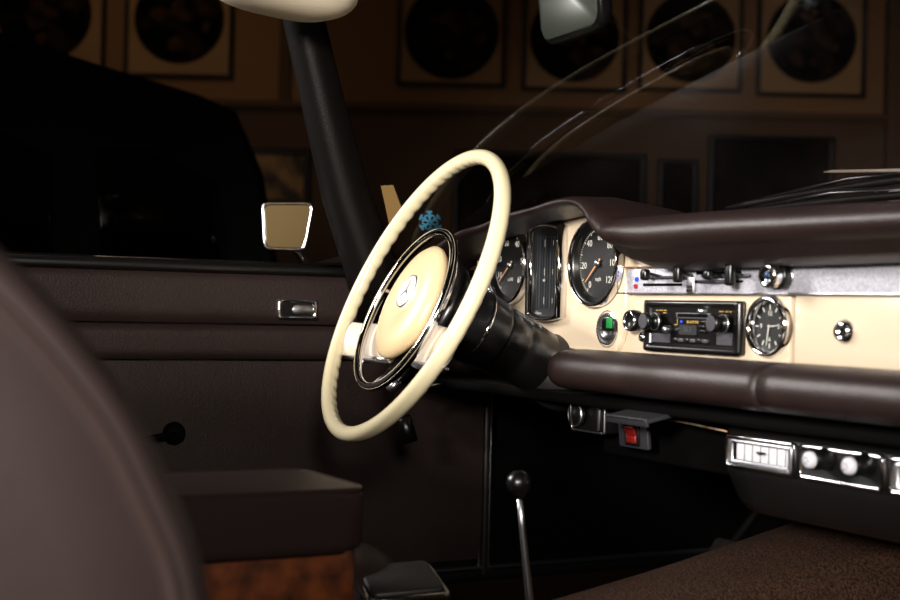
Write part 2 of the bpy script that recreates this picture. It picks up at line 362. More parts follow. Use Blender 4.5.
# ashtray box on the tunnel
t = thing('ashtray', (-.03, -.36, .47), 'black ashtray box with bright metal rim in front of the armrest', 'ashtray')
b = MB(frame((-.045, -.372, .497), (.12, -.10, 1), (.25, 1, 0))); b.box((0, 0, -.01), (.10, .085, .045), M['black'], .006); b.build('box', t)
b = MB(frame((-.045, -.372, .521), (.12, -.10, 1), (.25, 1, 0))); b.prism(rr(.094, .08, .008, 4), -.004, .004, M['rubber'], .003); b.build('lid', t)
b = MB(frame((-.045, -.372, .516), (.12, -.10, 1), (.25, 1, 0))); b.ringp(rr(.106, .091, .009, 4), rr(.096, .081, .008, 4), -.003, .003, M['chrome']); b.build('rim', t, label='bright metal rim')
b = MB(); b.ball((-.14, -.41, .498), (.09, .085, .053), M['arm']); b.build('leather_gaiter', label='dark leather hump behind the ashtray beside the armrest', cat='gaiter')

# ---------------- armrest ----------------
t = thing('centre_armrest', (-.03, -.75, .45), 'wood-sided centre armrest with dark brown leather top beside the seat', 'armrest')
b = MB(frame((-.03, -.745, 0), (0, 0, 1), (0, 1, 0)))
b.prism(rr(.185, .575, .03, 8), .574, .637, M['arm'], .010, seg=4); b.build('cushion', t)
b = MB(); o_ = rr(.179, .569, .03, 8); b.tube([(-.03+x, -.745+y, .6345) for x, y in o_], .0036, M['arm'], 8, closed=True); b.build('piping', t)
b = MB(frame((-.03, -.745, 0), (0, 0, 1), (0, 1, 0))); b.prism(rr(.165, .555, .012, 4), .46, .577, M['wood'], .003); b.build('base', t, label='burl wood base')

# ---------------- passenger seat ----------------
t = thing('passenger_seat', (.36, -1.0, .3), 'brown leather passenger seat backrest, blurred in the left foreground', 'seat')
fr = [(-.745, .50), (-.785, .60), (-.798, .655), (-.807, .689), (-.822, .722), (-.842, .761), (-.865, .793), (-.892, .824), (-.922, .853), (-.965, .892), (-1.02, .928), (-1.09, .952), (-1.16, .955), (-1.22, .93), (-1.25, .87), (-1.22, .74), (-1.15, .6), (-1.08, .5), (-.95, .44)]  # unseen top raised so the backrest shades the lower door
fc = (-1.0, .68)
def shr(x, k): return [(x, fc[0]+(y-fc[0])*(1-k/abs(.2)), fc[1]+(z-fc[1])*(1-k/.24)) for y, z in fr]
ring = []
for k, q in enumerate(fr): ring.append((0, q[0], q[1]))
sm = smooth_curve(ring+[ring[0]], 5)[:-1]
def sec(x, k):
    n_ = len(sm); out = []
    for i, p in enumerate(sm):
        tg = (sm[(i+1) % n_]-sm[i-1]).normalized(); nn = Vector((0, tg.z, -tg.y))
        if nn.dot(Vector((0, fc[0], fc[1]))-p) < 0: nn = -nn
        out.append((x, p.y+nn.y*k, p.z+nn.z*k))
    return out
b = MB(); rows = [sec(.14, .05), sec(.15, .02), sec(.17, .004), sec(.2, 0), sec(.56, 0), sec(.585, .004), sec(.597, .012), sec(.602, .022), sec(.599, .028), sec(.603, .036), [(.605, -1.03+(y+1.03)*.72, .72+(z-.72)*.72) for _, y, z in sec(.606, .03)], [(.606, -1.03+(y+1.03)*.3, .72+(z-.72)*.3) for _, y, z in sec(.606, .03)], [(.606, -1.03, .72)]*len(sm)]
b.grid(rows, M['seat'], closev=True); b.build('backrest', t, sharp=180)
b = MB(); b.tube(sec(.601, .027), .0035, M['piping'], 8, closed=True); b.build('piping', t, label='darker leather piping')
b = MB(); b.box((.42, -.72, .40), (.40, .5, .12), M['seat'], .03, seg=4); b.build('seat_cushion', t)

# ---------------- dashboard ----------------
dash = thing('dashboard', (.05, .1, .6), 'cream dashboard with brown leather pads, gauges and bright metal strip', 'dashboard')
DF = frame((0, 0, 0), (0, -1, 0))   # local x = x, y = z, z = out toward the seats
b = MB(DF); b.box((-.205, .822, -.01), (.71, .168, .02), M['cream'], .003)
b.build('panel', dash, label='cream painted panel')
# raised instrument plate
b = MB(DF); pl = [(-.545, .785), (-.22, .765), (-.165, .772), (-.148, .83), (-.162, .90), (-.185, .944), (-.25, .954), (-.42, .930), (-.50, .912), (-.545, .885)]
pl = [(p.x, p.y) for p in smooth_curve([(x, y, 0) for x, y in pl+[pl[0]]], 5)[:-1]]
b.prism(pl, -.002, .008, M['cream'], .005, seg=3); b.build('instrument_plate', dash, label='raised cream instrument plate')
# glove box
b = MB(DF); b.box((.43, .8045, -.004), (.54, .0765, .012), M['cream'], .0025); gb = b.build('glove_box_door', dash, label='cream painted glove box door')
b = MB(DF); b.box((.43, .803, -.02), (.56, .09, .02), M['cblack']); b.build('glove_box', dash)
b = MB(frame((.238, 0, .804), (0, -1, 0))); b.lathe([(0, .006), (.004, .006), (.0045, .009), (.009, .010), (.0105, .007), (.013, .004), (.0135, .001), (0, .001)], M['chrome']); b.box((0, 0, .0078), (.0012, .006, .004), M['black']); b.build('lock', gb, label='chrome lock')

# upper pad with hood over the instruments: bottom edge, thickness and reach along the dash
st = [(-.66, .868, .03, .07, 0), (-.60, .878, .022, .08, 0), (-.54, .898, .016, .085, 0), (-.46, .919, .013, .09, 0), (-.39, .927, .013, .09, 0), (-.334, .937, .013, .09, 0), (-.256, .944, .013, .09, 0), (-.206, .950, .013, .09, 0), (-.168, .951, .013, .09, .002),
      (-.142, .943, .014, .09, .006), (-.124, .926, .018, .09, .008), (-.112, .906, .030, .09, .006), (-.100, .888, .046, .09, .002), (-.078, .875, .060, .09, 0), (-.040, .869, .066, .09, 0), (.01, .868, .067, .09, 0), (.1, .870, .065, .09, 0), (.25, .871, .062, .09, 0), (.5, .874, .056, .09, 0), (.72, .878, .05, .085, 0)]
S5 = [list(v) for v in st]
def cr1(vals, n):
    out = []
    for i in range(len(vals)-1):
        p0, p1, p2, p3 = vals[max(i-1, 0)], vals[i], vals[i+1], vals[min(i+2, len(vals)-1)]
        for k in range(n):
            t_ = k/n; out.append([.5*((2*b_)+(c_-a_)*t_+(2*a_-5*b_+4*c_-d_)*t_*t_+(3*b_-a_-3*c_+d_)*t_**3) for a_, b_, c_, d_ in zip(p0, p1, p2, p3)])
    out.append(vals[-1]); return out
b = MB(); rows = []
for x, zb, th, f, dx in cr1(S5, 6):
    zt = zb+th; mm = min(1, max(0, (th-.02)/.035)); rz = th/2*(1-mm)+.34*th*mm; h = th-rz; ry = min(.034, .012+th*.45)
    f = f-.012*mm; pts = [(x, .01, zb+.002), (x, -.35*f, zb+.04*th*mm), (x+dx*.3, -.68*f, zb+.16*th*mm)]
    for k in range(13):
        q = (-PI/2+.5*mm) + (PI-.5*mm)*k/12; pts.append((x+dx*(.5+.5*math.sin(q)), -f+ry - ry*math.cos(q), zb+h+rz*math.sin(q)))
    pts += [(x+dx, -.02, zt+.002), (x+dx, .06, zt*.5+.94*.5+.003 if zt > .94 else zt+.001), (x+dx, .13, .936), (x+dx, .24-.2*x*x, .928)]
    rows.append(pts)
b.grid(rows, M['pad']); b.build('upper_pad', dash, label='dark brown leather upper pad', sharp=60)
b = MB()
# lower pad
def lowpad(x0, x1, round0, name):
    b = MB(); rows = []; n = 26
    for k in range(n+1):
        x = x0+(x1-x0)*k/n; s_ = 1
        if round0 and x < x0+.02: s_ = math.sqrt(max(0.02, 1-((x0+.02-x)/.02)**2))
        pts = []
        for j in range(20):
            q = 2*PI*j/20; cy, sy_ = math.cos(q), math.sin(q)
            pts.append((x, -.052+.048*s_*math.copysign(abs(cy)**.8, cy), .7435+.0265*s_*math.copysign(abs(sy_)**.8, sy_)))
        rows.append(pts)
    if round0:
        ex = [rows[0]]; xs = []
        rows = [[(x0+.02-.02*math.cos(t_), -.052+(.048*math.sin(t_))*math.copysign(abs(math.cos(2*PI*j/20))**.8, math.cos(2*PI*j/20)), .7435+.0265*math.sin(t_)*math.copysign(abs(math.sin(2*PI*j/20))**.8, math.sin(2*PI*j/20))) for j in range(20)] for t_ in [.08, .25, .5, .8, 1.1, 1.35]] + [r_ for r_ in rows if r_[0][0] > x0+.02]
    b.grid(rows, M['pad'], closev=True, caps=True); return b.build(name, dash, label='dark brown leather lower pad', sharp=80)
lowpad(-.205, .212, True, 'lower_pad'); lowpad(.2135, .74, False, 'lower_pad')

# metal strip
b = MB(DF); b.prism([(-.168, .8435), (.75, .8435), (.75, .8745), (-.150, .8745)], .0, .006, M['alu'], .0012); strip = b.build('metal_strip', dash, label='mottled bright metal strip')
b = MB(DF); b.box((.29, .8428, .004), (.92, .0022, .009), M['satin'], .0006); b.box((.29, .8752, .003), (.90, .0032, .008), M['warm_edge'], .0008); b.build('edge_trim', strip, label='edges, top one in painted orange-brown reflection')  # top bar paints an orange-brown reflection along the edge
b = MB(DF)
for x0, x1, z in ((-.115, -.035, .8535), (-.115, -.03, .862), (-.012, .078, .857), (-.012, .075, .867)): b.prism(rr(x1-x0, .0034, .0016, 3, (x0+x1)/2, z), .0055, .0066, M['matte'])
b.build('slots', strip, label='black lever slots')
b = MB(DF)
for (x, z, m_) in ((-.129, .8605, 'blue'), (-.131, .8515, 'red')): b.prism([(x-.0035, z), (x-.002, z+.0028), (x+.0028, z+.0028), (x+.0045, z), (x+.0028, z-.0028), (x-.002, z-.0028)], .0058, .0072, M[m_])
b.build('warm_cold_marks', strip, label='blue and red temperature marks')
b = MB(DF); b.box((.325, .8790, .003), (.25, .009, .02), M['black'], .003); b.build('ashtray_slot', strip, label='black slot cover')
# heater levers
for x, z, hh in ((-.078, .866, .014), (-.012, .866, .02), (.084, .865, .026), (.045, .865, .012)):
    b = MB(DF); b.tube([(x, z-.003, .004), (x, z, .02), (x, z, .026)], [.0022, .002, .002], M['black'], 8); b.box((x, z-.001, .030), (.012, hh, .010), M['black'], .0035, seg=3); b.build('heater_lever', dash, label='black heater lever knob')
for x0, x1, z in ((-.10, -.03, .8625), (.008, .095, .8635), (.0, .07, .8565)):
    b = MB(DF); b.tube([(x0, z, .010), (x1, z, .011)], .0017, M['grey'], 8); b.tube([(x0, z, .004), (x0, z, .010)], .0015, M['grey'], 8); b.build('lever_rod', dash)
# badge plate between the levers
b = MB(DF); b.box((-.014, .853, .009), (.013, .02, .004), M['satin'], .001)
b.box((-.014, .8655, .0075), (.014, .010, .003), M['alu'], .0008)
for dx in (-.004, 0, .004):
    for dz in (-.0065, -.002): b.box((-.014+dx, .8528+dz, .0112), (.0026, .0028, .001), M['black'])
b.build('fan_plate', dash, label='small bright plate with pierced pattern')
# big chrome knob and black switch
KF = frame((.151, -.004, .862), (0, -1, 0))
b = MB(KF); b.lathe([(0, .03), (.0075, .03), (.009, .032), (.0128, .031), (.014, .027), (.0142, .018), (.012, .016), (.009, .016), (.009, 0), (0, 0)], M['chrome']); k1 = b.build('fan_knob', dash, label='large chrome knob on black stem')
b = MB(KF); b.lathe([(.0142, .018), (.0155, .017), (.0155, .010), (.0105, .006), (.0095, .002), (.009, 0)], M['black']); b.build('collar', k1)
b = MB(KF); b.lathe([(0, .0312), (.0045, .0310), (.005, .0302)], M['dblue']); b.build('blue_reflection', k1, label='dark blue reflection painted at centre')  # blue reflection in the chrome, painted as a small disc
b = MB(KF); b.lathe([(.0095, .005), (.0115, .004), (.0125, .001), (.0125, -.003), (0, -.003)], M['satin']); b.build('base_ring', k1)

# round gauges
def gauge(name, x, z, R, label, labels, start, needle, sub, zoff=.0135):
    F_ = frame((x, -zoff, z), (0, -1, 0))
    b = MB(F_); b.lathe([(R, -.002), (R, .006), (R*.985, .0095), (R*.955, .0105), (R*.93, .009), (R*.915, .0065)], M['chrome'], n=72)
    g = b.build(name, dash, label=label)
    b = MB(F_); b.lathe([(R*.925, .0072), (R*.9, .0075), (R*.86, .003), (R*.82, -.0005), (R*.80, -.003)], M['black'], n=72); b.build('bezel', g, label='gloss black inner ring')
    b = MB(F_); b.lathe([(0, -.003), (R*.84, -.003)], M['gface'], n=72)
    d = R*.80
    for k in range(0, 61):
        q = math.radians(start - k*(start+50)/60); L = .09 if k % 5 == 0 else .045
        X = Matrix.Rotation(q, 4, 'Z') @ Matrix.Translation((d*(.97-L/2), 0, -.0026))
        b.box((0, 0, 0), (d*L, .0006 if k % 5 else .0011, .0004), M['white'], X=X)
    for txt, q in labels:
        q = math.radians(q); b.text(txt, R*.22, M['white'], Matrix.Translation((d*.74*math.cos(q), d*.74*math.sin(q), -.0025)), .0001)
    b.text(sub, R*.13, M['white'], Matrix.Translation((0, -d*.45, -.0025)), .0001)
    b.build('dial', g, label='black dial with white numerals')
    b = MB(F_); q = math.radians(needle); X = Matrix.Rotation(q, 4, 'Z')
    b.prism([(-R*.14, -.0012), (R*.62, -.0005), (R*.66, 0), (R*.62, .0005), (-R*.14, .0012)], -.0008, .0, M['needle'], X=X); b.build('needle', g, label='pale orange needle')
    b = MB(F_); b.lathe([(0, .003), (.0035, .0025), (.005, .0005), (.005, -.002), (0, -.002)], M['satin'], n=24); b.build('needle_hub', g)
    b = MB(F_); b.lathe([(0, .0055), (R*.5, .0052), (R*.9, .0045)], M['gglass'], n=48); b.build('glass', g)
gauge('tachometer', -.437, .883, .058, 'round black tachometer left of the centre gauge', [('10', 205), ('20', 165), ('30', 112), ('40', 60), ('50', 8), ('60', -40)], 230, 219, 'x100')
gauge('speedometer', -.209, .882, .058, 'round black speedometer right of the centre gauge', [('0', 236), ('20', 185), ('40', 130), ('60', 85), ('80', 42), ('100', 0), ('120', -40)], 235, 222, 'mph')
# centre gauge cluster
cx, cz = -.332, .872; F_ = frame((cx, -.008, cz), (0, -1, 0))
def barrel(w_, h_, bul, n=8):
    p = []
    for k in range(n+1): t_ = k/n*2-1; p.append((-t_*w_/2, h_/2+bul*(1-t_*t_)))
    for k in range(n+1): t_ = k/n*2-1; p.append((t_*w_/2, -h_/2-bul*(1-t_*t_)))
    return p
b = MB(F_); b.ringp(barrel(.086, .126, .006), barrel(.072, .112, .005), -.002, .013, M['chrome'], dz=.004); cg = b.build('centre_gauge', dash, label='tall black centre gauge in chrome frame', sharp=50)
b = MB(F_); b.prism(barrel(.073, .113, .005), -.001, .004, M['gface'])
for k in range(9): b.box((-.028+.007*k, 0, .0045), (.0035 if k % 2 else .0012, .10, .0008), M['slate'])
for zz in (.04, .0, -.04): b.box((-.008, zz, .005), (.001, .010, .0005), M['white']); b.box((.014, zz, .005), (.001, .007, .0005), M['white'])
b.build('dial', cg, label='black dial with fine upright lines')
b = MB(F_); b.box((-.006, -.012, .0065), (.006, .003, .0012), M['white'], .0005); b.build('pointer', cg)
b = MB(F_); b.prism(barrel(.0715, .1115, .005), .008, .0085, M['gglass']); b.build('glass', cg)
# clock
F_ = frame((.120, 0, .8065), (0, -1, 0)); R = .0345
b = MB(F_); b.lathe([(R, 0), (R*1.0, .006), (R*.95, .010), (R*.86, .0105), (R*.80, .006), (R*.76, .002)], M['chrome'], n=64); g = b.build('clock', dash, label='small round clock in thick chrome ring')
b = MB(F_); b.lathe([(0, .0015), (R*.80, .0015)], M['gface'])
for k in range(12):
    q = k*PI/6; X = Matrix.Rotation(q, 4, 'Z') @ Matrix.Translation((R*.62, 0, .0018)); b.box((0, 0, 0), (R*.16, .0012, .0004), M['white'], X=X)
for txt, q in (('12', 90), ('3', 0), ('6', 270), ('9', 180)): q = math.radians(q); b.text(txt, .0075, M['white'], Matrix.Translation((R*.42*math.cos(q), R*.42*math.sin(q), .0018)), .0001)
b.build('dial', g, label='black dial with pale marks')
b = MB(F_)
for q, L in ((5, .45), (-100, .62)): b.prism([(-.002, -.0007), (R*L, -.0003), (R*L, .0003), (-.002, .0007)], .003, .0035, M['white'], X=Matrix.Rotation(math.radians(q), 4, 'Z'))
b.build('clock_hands', g)
b = MB(F_); b.lathe([(0, .0095), (R*.5, .009), (R*.82, .0075)], M['gglass']); b.build('glass', g)
# ignition lock with key
F_ = frame((-.190, -.002, .796), (0, -1, 0)); R = .0255
b = MB(F_); b.lathe([(R, 0), (R, .004), (R*.93, .007), (R*.86, .005), (R*.8, .008), (R*.7, .009), (R*.64, .006), (R*.55, .009), (R*.42, .011), (R*.36, .008), (0, .008)], M['satin'], n=64); g = b.build('ignition_lock', dash, label='round ribbed chrome ignition lock')
b = MB(F_)
for k in range(28):
    b.box((R*.75, 0, .0088), (R*.09, .0012, .0012), M['black'], X=Matrix.Rotation(k*2*PI/28, 4, 'Z'))
b.build('knurling', g, kind='stuff')
kt = thing('ignition_key', (-.188, -.016, .796), 'ignition key with small green tag in the chrome lock', 'key')
b = MB(F_); b.box((0, 0, .010), (.009, .0025, .012), M['satin'], .0005); b.build('blade', kt)
b = MB(F_); b.prism(rr(.028, .016, .004, 4), .012, .0165, M['black'], .0012, X=Matrix.Translation((.016, .006, 0))); b.build('bow', kt)
b = MB(F_); b.box((.021, .008, .0172), (.013, .0135, .0015), M['green'], .0004); b.build('tag', kt, label='green tag')
# chrome-ringed knob left of the radio
def knob(x, z, R, L, label, ring):
    F_ = frame((x, 0, z), (0, -1, 0)); b = MB(F_); b.lathe([(0, L-.002), (R*.7, L-.002), (R*.78, L+.001), (R, L-.001), (R*1.03, L-.012), (R*.8, L-.016), (R*.42, L-.018), (R*.42, 0), (0, 0)], M['black'], n=32); g = b.build('pull_knob', dash, label=label)
    if ring: b = MB(F_); b.lathe([(R*.72, L-.0015), (R*.76, L+.0018), (R*.9, L+.0015), (R*.95, L-.002)], M['chrome'], n=40); b.build('chrome_ring', g)
knob(-.119, .808, .0135, .0235, 'black pull knob with chrome ring', True)
b = MB(frame((-.112, 0, .788), (0, -1, 0))); b.lathe([(0, .012), (.005, .011), (.007, .006), (.009, 0), (0, 0)], M['chrome'], n=24); b.build('chrome_button', dash, label='small chrome button')

# ---------------- radio ----------------
rd = thing('car_radio', (-.016, .02, .772), 'black car radio with two long knobs set in the cream dashboard', 'radio')
F_ = frame((-.0155, 0, .803), (0, -1, 0))
b = MB(F_); b.box((0, 0, -.06), (.17, .05, .13), M['cblack']); b.build('case', rd)
b = MB(F_); b.ringp(rr(.186, .063, .004, 3), rr(.158, .044, .002, 3), 0, .009, M['black'], dz=.005); b.build('surround', rd, sharp=20)
b = MB(F_); b.box((0, 0, .002), (.158, .045, .006), M['black']); 
b.box((-.06, -.015, .0055), (.035, .011, .001), M['grey'], X=I4); b.box((.062, -.013, .0055), (.028, .014, .001), M['grey']); b.build('face', rd)
b = MB(F_); b.prism(rr(.066, .0075, .001, 2, .004, .013), .004, .0075, M['grey'], .0008); b.prism(rr(.058, .004, .001, 2, .004, .0135), .007, .0078, M['matte']); b.build('tape_slot', rd)
b = MB(F_); b.prism(rr(.034, .012, .001, 2, -.006, -.004), .004, .0068, M['gface']); b.text('88.5', .009, M['grey'], Matrix.Translation((-.006, -.004, .007))); b.build('display', rd)
for k in range(6):
    b = MB(F_); b.box((-.03+k*.0115, -.0165, .006), (.0095, .0045, .005), M['grey'] if k % 2 else M['black'], .0008); b.build('preset_button', rd)
for k in range(3):
    b = MB(F_); b.box((.022, .002-.0055*k+.004, .006), (.012, .0035, .005), M['black'], .0008); b.build('function_button', rd)
b = MB(F_); b.text('BLAUPUNKT', .0048, M['yellow'], Matrix.Translation((.004, .0055, .0055)), .0003); b.build('lettering', rd, label='yellow lettering')
b = MB(F_); b.lathe([(0, .0062), (.002, .0062), (.002, .005)], M['blue'], X=Matrix.Translation((-.0205, .0055, 0)), n=12); b.build('blue_dot', rd)
b = MB(F_)
for x, y_, w_ in ((-.070, .019, .004), (-.062, .019, .007), (-.053, .019, .006), (-.054, .016, .006), (.055, .019, .008), (.065, .019, .005), (.072, .019, .003), (-.031, .002, .006)): b.box((x, y_, .0055), (w_, .0012, .0006), M['yellow'])
b.box((-.028, .006, .0055), (.0007, .009, .0006), M['yellow']); b.build('printed_marks', rd, label='tiny yellow printed marks', kind='stuff')
for x in (-.064, .068):
    b = MB(F_); X = Matrix.Translation((x, .005, .004)) @ Matrix.Diagonal((1, 1, .56, 1))
    b.lathe([(0, .049), (.0085, .0485), (.0105, .046), (.011, .038), (.009, .034), (.0062, .032), (.0062, .022), (.009, .021), (.0105, .018), (.0105, .009), (.008, .006), (0, .006)], M['black'], X=X, n=32)
    k_ = b.build('tuning_knob' if x > 0 else 'volume_knob', rd)
    b = MB(F_); b.lathe([(0, .0493), (.0088, .0488)], M['grey'], X=X, n=32); b.build('cap', k_)
    b = MB(F_); b.lathe([(.0092, .019), (.0112, .0185), (.0112, .0165), (.0092, .016)], M['satin'], X=X, n=32); b.build('ring', k_)
b = MB(F_); b.lathe([(0, .016), (.0035, .016), (.0045, .013), (.0045, .004), (0, .004)], M['satin'], X=Matrix.Translation((-.043, -.004, 0)), n=16); b.build('side_button', rd)
b = MB(F_); b.lathe([(0, .013), (.003, .013), (.0035, .004)], M['satin'], X=Matrix.Translation((.0225, .019, 0)), n=16); b.build('side_button', rd)

# ---------------- under-dash ----------------
b = MB(); b.box((.0, .0, .705), (1.36, .12, .014), M['matte'], .004); b.box((-.06, .02, .668), (.32, .02, .075), M['matte'], .004); b.build('lower_rail', dash, label='matte black rail under the lower pad')
F_ = frame((0, -.03, 0), (0, -1, 0))
pv = thing('vent_panel', (.42, .0, .6), 'black air vent panel hanging below the lower dash pad', 'vent panel')
b = MB(); rows = []
for x in [.085+.66*k/20 for k in range(21)]:
    e = min(1, (x-.085)/.02+.3)
    rows.append([(x, .06, .70), (x, -.022, .70), (x, -.028, .694), (x, -.028, .645), (x, -.024, .635), (x, -.012-.0*e, .612), (x, .004, .598), (x, .02, .592), (x, .06, .592)])
b.grid(rows, M['grey' if False else 'cblack'], closev=True, caps=True); b.build('housing', pv, sharp=50)
def vframe(x0, x1, m_='chrome'):
    w_ = x1-x0; c_ = (x0+x1)/2; zc = .6668; bb = MB(F_); bb.ringp(rr(w_, .036, .005, 4, c_, zc), rr(w_-.008, .028, .0035, 4, c_, zc), -.001, .003, M[m_]); return bb.build('vent_frame', pv, label='chrome frame'), c_, zc, w_
vf, c_, zc, w_ = vframe(.086, .199)
b = MB(F_); b.ringp(rr(w_-.01, .026, .003, 3, c_, zc), rr(w_-.022, .019, .002, 3, c_, zc), -.001, .0015, M['satin']); b.build('inner_frame', vf)
b = MB(F_); b.box((c_, zc, -.010), (w_-.02, .022, .004), M['matte']); b.build('duct', vf)
for k in range(7):
    b = MB(F_); b.box((c_-.036+.0135*k, zc, -.002), (.0117, .0185, .0016), M['vane'], .0006, X=None); b.build('vane', vf, label='bright vane')
b = MB(F_); b.tube([(c_-.006, zc+.0015, .0), (c_+.008, zc+.0015, .0)], .0014, M['black'], 8); b.box((c_+.001, zc+.0015, .002), (.004, .004, .004), M['black'], .001); b.build('slider', vf)
vf, c_, zc, w_ = vframe(.206, .327)
b = MB(F_); b.prism(rr(w_-.008, .028, .0035, 4, c_, zc), -.003, .0002, M['gface']); b.build('control_plate', vf)
for x in (.247, .303):
    b = MB(frame((x, -.03, zc+.006), (0, -1, 0))); b.lathe([(0, .028), (.0055, .0275), (.0085, .025), (.0088, .022), (.0105, .021), (.0105, .010), (.012, .004), (.012, 0), (0, 0)], M['black'], n=32); k_ = b.build('control_knob', vf)
    b = MB(frame((x, -.03, zc+.006), (0, -1, 0))); b.lathe([(0, .0305), (.006, .0298), (.0085, .027), (.0088, .0232)], M['vane'], n=32)
    for q in range(6): b.box((.0035, 0, .0305), (.003, .0012, .0008), M['satin'], X=Matrix.Rotation(q*PI/3, 4, 'Z'))
    b.build('cap', k_, label='bright round cap')
vf, c_, zc, w_ = vframe(.334, .447)
b = MB(F_); b.ringp(rr(w_-.01, .026, .003, 3, c_, zc), rr(w_-.022, .019, .002, 3, c_, zc), -.001, .0015, M['satin']); b.build('inner_frame', vf)
for k in range(7):
    b = MB(F_); b.box((c_-.036+.0135*k, zc, -.002), (.0117, .0185, .0016), M['vane'], .0006); b.build('vane', vf)
b = MB(F_); b.box((c_, zc, -.010), (w_-.02, .022, .004), M['matte']); b.build('duct', vf)
b = MB(); b.tube([(-.065, -.028, .692), (.02, -.03, .69), (.085, -.03, .687)], .0012, M['warm_edge'], 6); b.build('lit_edge', pv)  # thin lit panel edge, its light modelled as a warm tube

# switch box, lid and red rocker
t = thing('lamp_switch', (-.2, .0, .66), 'square black switch box with round knob under the steering column', 'switch')
b = MB(frame((-.2, -.01, .683), (0, -1, 0))); b.prism(rr(.078, .044, .004, 3), -.03, .018, M['black'], .003); b.build('box', t)
b = MB(frame((-.2, -.01, .683), (0, -1, 0))); b.ringp(rr(.079, .045, .004, 3), rr(.074, .040, .003, 3), .014, .0185, M['satin']); b.box((.025, 0, .019), (.0015, .036, .0015), M['satin']); b.build('trim', t, label='thin metal edge')
b = MB(frame((-.218, -.03, .683), (0, -1, 0))); b.lathe([(0, .01), (.012, .009), (.0155, .006), (.0165, 0), (0, 0)], M['black']); b.lathe([(.0145, .0075), (.0155, .0085), (.0165, .0065)], M['satin'], n=40); b.box((0, 0, .012), (.004, .026, .006), M['black'], .001); b.build('knob', t)
b = MB(); b.M = frame((-.028, -.066, .697), (0, -.2, 1), (0, 1, 0)); b.box((0, 0, 0), (.085, .045, .005), M['plate'], .0015); b.box((0, -.023, -.001), (.085, .004, .010), M['plate'], .001); b.box((0, -.0255, .002), (.08, .0012, .0015), M['satin']); b.build('ashtray_lid', dash, label='flat grey metal lid')
t = thing('rocker_switch', (-.098, .0, .65), 'red rocker switch in a dark grey square plate', 'switch')
XF = frame((-.097, -.028, .668), (0, -1, -.1)); b = MB(XF); b.prism(rr(.062, .036, .003, 3), -.004, .002, M['plate'], .0015); b.build('plate', t)
b = MB(XF); b.ringp(rr(.03, .029, .002, 2), rr(.022, .024, .002, 2), .001, .004, M['black']); b.build('surround', t)
b = MB(XF); b.box((0, .005, .003), (.02, .012, .006), M['rocker'], .0012, X=Matrix.Rotation(.2, 4, 'X')); b.box((0, -.006, .0025), (.02, .011, .005), M['rocker'], .0012, X=Matrix.Rotation(-.15, 4, 'X')); b.build('rocker', t, label='red rocker')
# pedals
for x, nm in ((-.22, 'brake_pedal'), (-.42, 'clutch_pedal')):
    t = thing(nm, (x, .35, .3), 'black brake pedal in the dark footwell right of the gear lever' if x > -.3 else 'black clutch pedal deep in the driver footwell', 'pedal')
    PF = frame((x, .38, .44), (0, -1, .7)); b = MB(PF); b.prism(rr(.065, .05, .008, 3), -.006, .006, M['rubber'], .003)
    for k in range(7): b.box((-.024+.008*k, 0, .007), (.003, .04, .003), M['rubber'])
    b.build('pad', t)
    b = MB(); b.tube([(x, .39, .45), (x, .50, .56), (x, .62, .64), (x, .712, .66)], .007, M['matte']); b.build('arm', t)

# ---------------- steering wheel ----------------
WC = Vector((-.334, -.223, .837)); N = Vector((-.066, -.904, .4226)).normalized()
WF = frame(WC, N)
sw = thing('steering_wheel', WC - N*.05, 'ivory two-spoke steering wheel with chrome horn ring', 'steering wheel')
b = MB(WF); RR = .2038; rows = []
nseg = 432; nf = 60
for i in range(nseg):
    t_ = 2*PI*i/nseg; row = []
    for j in range(16):
        q = 2*PI*j/16; rm = .0112
        # finger scallops on the inner and rear side
        s_ = max(0, -math.cos(q)*.62 - math.sin(q)*.78-.2); rm -= .0022*s_*(1-abs(math.sin(nf*t_/2)))
        row.append(((RR+rm*.95*math.cos(q))*math.cos(t_), (RR+rm*.95*math.cos(q))*math.sin(t_), rm*math.sin(q)))
    rows.append(row)
b.grid(rows, M['rim'], closeu=True, closev=True); b.build('rim', sw, sharp=80)
# spokes
for sx in (-1, 1):
    b = MB(WF); rows = []
    for k in range(15):
        s_ = k/14; x = sx*(.035+(.191-.035)*s_); yc = -.058-.012*s_; hw = .027+.006*(2*s_-1)**2-.006*max(0, s_-.6)*2.5; zc_ = -.027+.022*s_*s_; th = .007
        rows.append([(x, yc+hw*math.cos(q), zc_+th*math.sin(q)) for q in [2*PI*j/16 for j in range(16)]])
    b.grid(rows, M['spoke'], closev=True, caps=True); sp = b.build('spoke', sw, sharp=70)
    b = MB(WF); b.tube([(sx*x, -.058-.026-.010*(x/.19), -.034+.02*(x/.19)**2) for x in (.04, .08, .12, .16, .18)], [.006, .006, .005, .004, .002], M['satin'], 10, flat=1.6); b.build('spoke_underside', sp, label='metal underside')
# hub
b = MB(WF); b.lathe([(0, .003), (.020, .003), (.026, .0036), (.036, .0050), (.048, .0053), (.060, .0040), (.070, .0002), (.0765, -.0055), (.077, -.011), (.073, -.017), (.05, -.03), (0, -.03)], M['hub'], X=Matrix.Translation((-.010, -.009, 0)) @ Matrix.Diagonal((.98, 1.075, 1, 1)), n=72); hub = b.build('hub_pad', sw, label='ivory hub pad', sharp=80)
b = MB(WF); b.lathe([(0, .0078), (.020, .0077), (.0235, .0068), (.0245, .0030)], M['emblem'], n=48); em = b.build('emblem', hub, label='pale round emblem with three-pointed star')
b = MB(WF); b.lathe([(.0222, .0078), (.0230, .0082), (.0241, .0068)], M['satin'], n=48)
for k in range(3):
    q = PI/2+k*2*PI/3; b.prism([(0, -.0012), (.0175, 0), (0, .0012)], .0076, .0084, M['gface'], X=Matrix.Rotation(q, 4, 'Z'))
